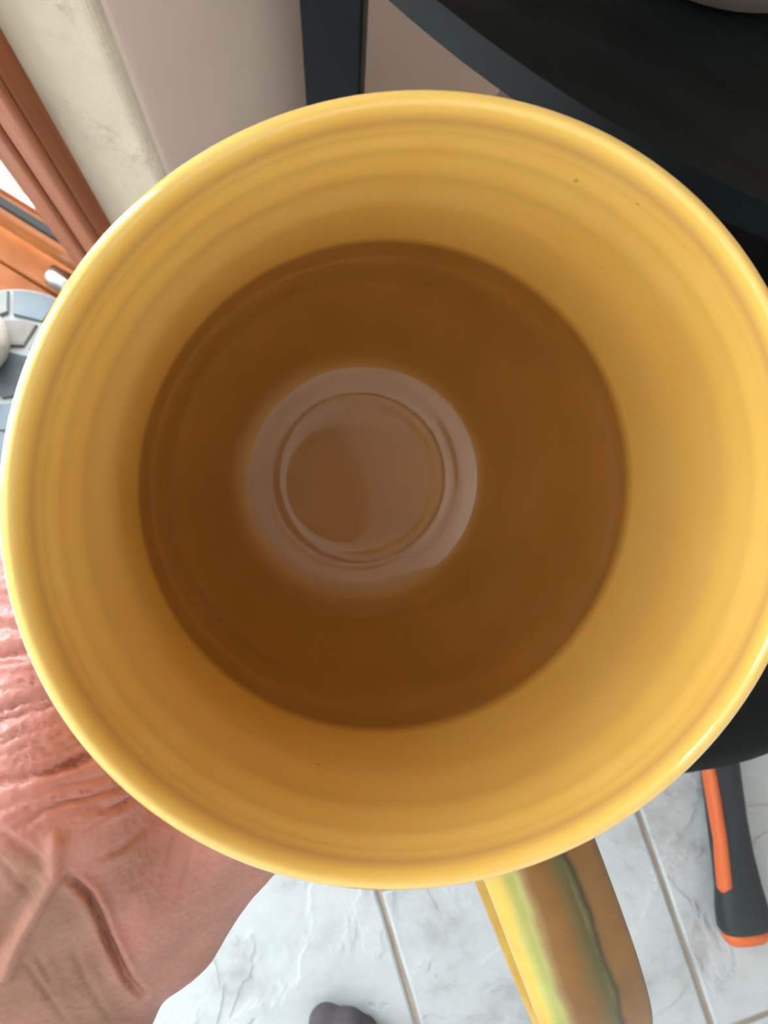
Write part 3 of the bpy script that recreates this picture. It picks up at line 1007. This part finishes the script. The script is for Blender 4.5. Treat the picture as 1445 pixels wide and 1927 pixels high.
# fan of fine folds on the web between thumb and forefinger
ang = np.degrees(np.arctan2(y - 1040, 1250 - x))
wav = ang + 1.1 * vnoise2(x / 110, y / 70, 3) + .55 * vnoise2(x / 40, y / 25, 4)
region = smooth(1600 - y - .12 * x, 0, 90) * smooth(330 - x, 0, 120) * smooth(y, 930, 990)
k1 = vnoise(wav / .85 + 500, 11); k2 = vnoise(wav / .42 + 500, 12)
groove = -np.exp(-((k1 - .25) / .16) ** 2) * .13 - np.exp(-((k2 - .3) / .16) ** 2) * .05 + .03 * k1
strength = .35 + .9 * vnoise2(x / 70 + 9, y / 40, 5)
disp += region * groove * strength
disp += .02 * (vnoise2(x / 45, y / 45, 6) - .5) + .008 * (vnoise2(x / 11, y / 11, 8) - .5)
co2 = co + nrm * (disp * facing)[:, None]
# skin tone: pink palm and web, tanner wrist, painted shade on the thumb ball
red_shade = np.ones(len(co))
wr, _ = poly_dist(x, y, [(-200, 1700), (60, 1720), (160, 1760), (205, 1850), (240, 1990), (-100, 2100)])
side = (x - 165) * .75 - (y - 1690) * .45
red_shade = smooth(side, -60, 60) * .9 + .1
red_shade = np.maximum(red_shade, smooth(1640 - y, 0, 90))
red_shade = red_shade * (1 - .45 * smooth(side, -20, 80) * smooth(y, 1480, 1620))  # shade over the ball of the thumb, put into the skin colour
red_shade = np.clip(red_shade + .45 * (vnoise2(x / 60, y / 60, 21) - .5), 0, 1)
world = (np.array(CAM_R) @ np.stack([co2[:, 0], co2[:, 1], -co2[:, 2]]) / 100).T + np.array(CAM_LOC)
HB = cam_pt(-7.2, -8.6, 16.2)
me.vertices.foreach_set('co', (world - np.array(HB)).ravel())
me.polygons.foreach_set('use_smooth', [True] * len(me.polygons))
at = me.attributes.new('redness_shade', 'FLOAT', 'POINT')
at.data.foreach_set('value', red_shade.astype(np.float32))
me.name = 'hand'


def skin_mat():
    m = bpy.data.materials.new('skin')
    m.use_nodes = True
    nt = m.node_tree
    b = nt.nodes['Principled BSDF']
    a = nt.nodes.new('ShaderNodeAttribute'); a.attribute_name = 'redness_shade'
    tc = nt.nodes.new('ShaderNodeTexCoord')
    mx = nt.nodes.new('ShaderNodeMixRGB')
    mx.inputs['Color1'].default_value = (.31, .135, .088, 1); mx.inputs['Color2'].default_value = (.45, .165, .135, 1)
    nt.links.new(a.outputs['Fac'], mx.inputs['Fac'])
    n = nt.nodes.new('ShaderNodeTexNoise'); n.inputs['Scale'].default_value = 90; n.inputs['Detail'].default_value = 6
    nt.links.new(tc.outputs['Object'], n.inputs['Vector'])
    ov = nt.nodes.new('ShaderNodeMixRGB'); ov.blend_type = 'OVERLAY'; ov.inputs['Fac'].default_value = .35
    nt.links.new(mx.outputs[0], ov.inputs['Color1']); nt.links.new(n.outputs['Fac'], ov.inputs['Color2'])
    nt.links.new(ov.outputs[0], b.inputs['Base Color'])
    b.inputs['Roughness'].default_value = .37
    b.inputs['Specular IOR Level'].default_value = .45
    b.inputs['Subsurface Weight'].default_value = .12
    b.inputs['Subsurface Radius'].default_value = (.004, .0016, .001)
    b.inputs['Subsurface Scale'].default_value = 1.0
    v = nt.nodes.new('ShaderNodeTexVoronoi'); v.inputs['Scale'].default_value = 750
    nt.links.new(tc.outputs['Object'], v.inputs['Vector'])
    bp = nt.nodes.new('ShaderNodeBump'); bp.inputs['Strength'].default_value = .22; bp.inputs['Distance'].default_value = .0006
    nt.links.new(v.outputs['Distance'], bp.inputs['Height'])
    nt.links.new(bp.outputs['Normal'], b.inputs['Normal'])
    return m


me.materials.clear()
me.materials.append(skin_mat())
hand = bpy.data.objects.new('hand', me)
COL.objects.link(hand)
hand.location = HB
tag(hand, 'left hand and forearm of a person gripping the yellow mug, wrinkled pink skin', 'person')

# ------------------------------------------------------------------ foot in a grey sock, toes just in view
def FT(x, y, z, r): return (x, y, z, r)
FOOT = [[FT(1.0, -44.6, 2.6, 2.2), FT(1.2, -50, 4.0, 2.9), FT(1.6, -58, 5.6, 3.4), FT(2.0, -65, 5.0, 3.7), FT(2.2, -67, 4.2, 3.6)],
        [FT(-1.4, -44.0, 2.0, 1.85), FT(-.6, -50, 3.2, 2.7), FT(.8, -58, 4.2, 2.9)],
        [FT(2.9, -45.2, 1.9, 1.55), FT(3.4, -51, 2.8, 2.2), FT(2.8, -58, 3.8, 2.6)],
        [FT(2.2, -66, 6, 3.7), FT(2.4, -66.5, 14, 3.6), FT(2.8, -66, 24, 4.6), FT(3.2, -65, 36, 5.4)]]
foot_sdf = lambda P: np.maximum(smin([cap_sdf(P, c[i], c[i + 1]) for c in FOOT for i in range(len(c) - 1)], .35), .15 - P[:, 2])
fm, fco, _, _ = blob_surface(FOOT, foot_sdf, .28, 4)
fco[:, 2] = np.maximum(fco[:, 2], .12)
fm.vertices.foreach_set('co', (fco / 100 - np.array([.01, -.55, 0])).ravel())
fm.polygons.foreach_set('use_smooth', [True] * len(fm.polygons))
fm.materials.clear(); fm.materials.append(M_SOCK); fm.name = 'foot'
foot = bpy.data.objects.new('foot', fm)
COL.objects.link(foot)
foot.location = (.008, -.535, 0)
tag(foot, 'foot of a person in a dark grey sock on the white tiles', 'person')
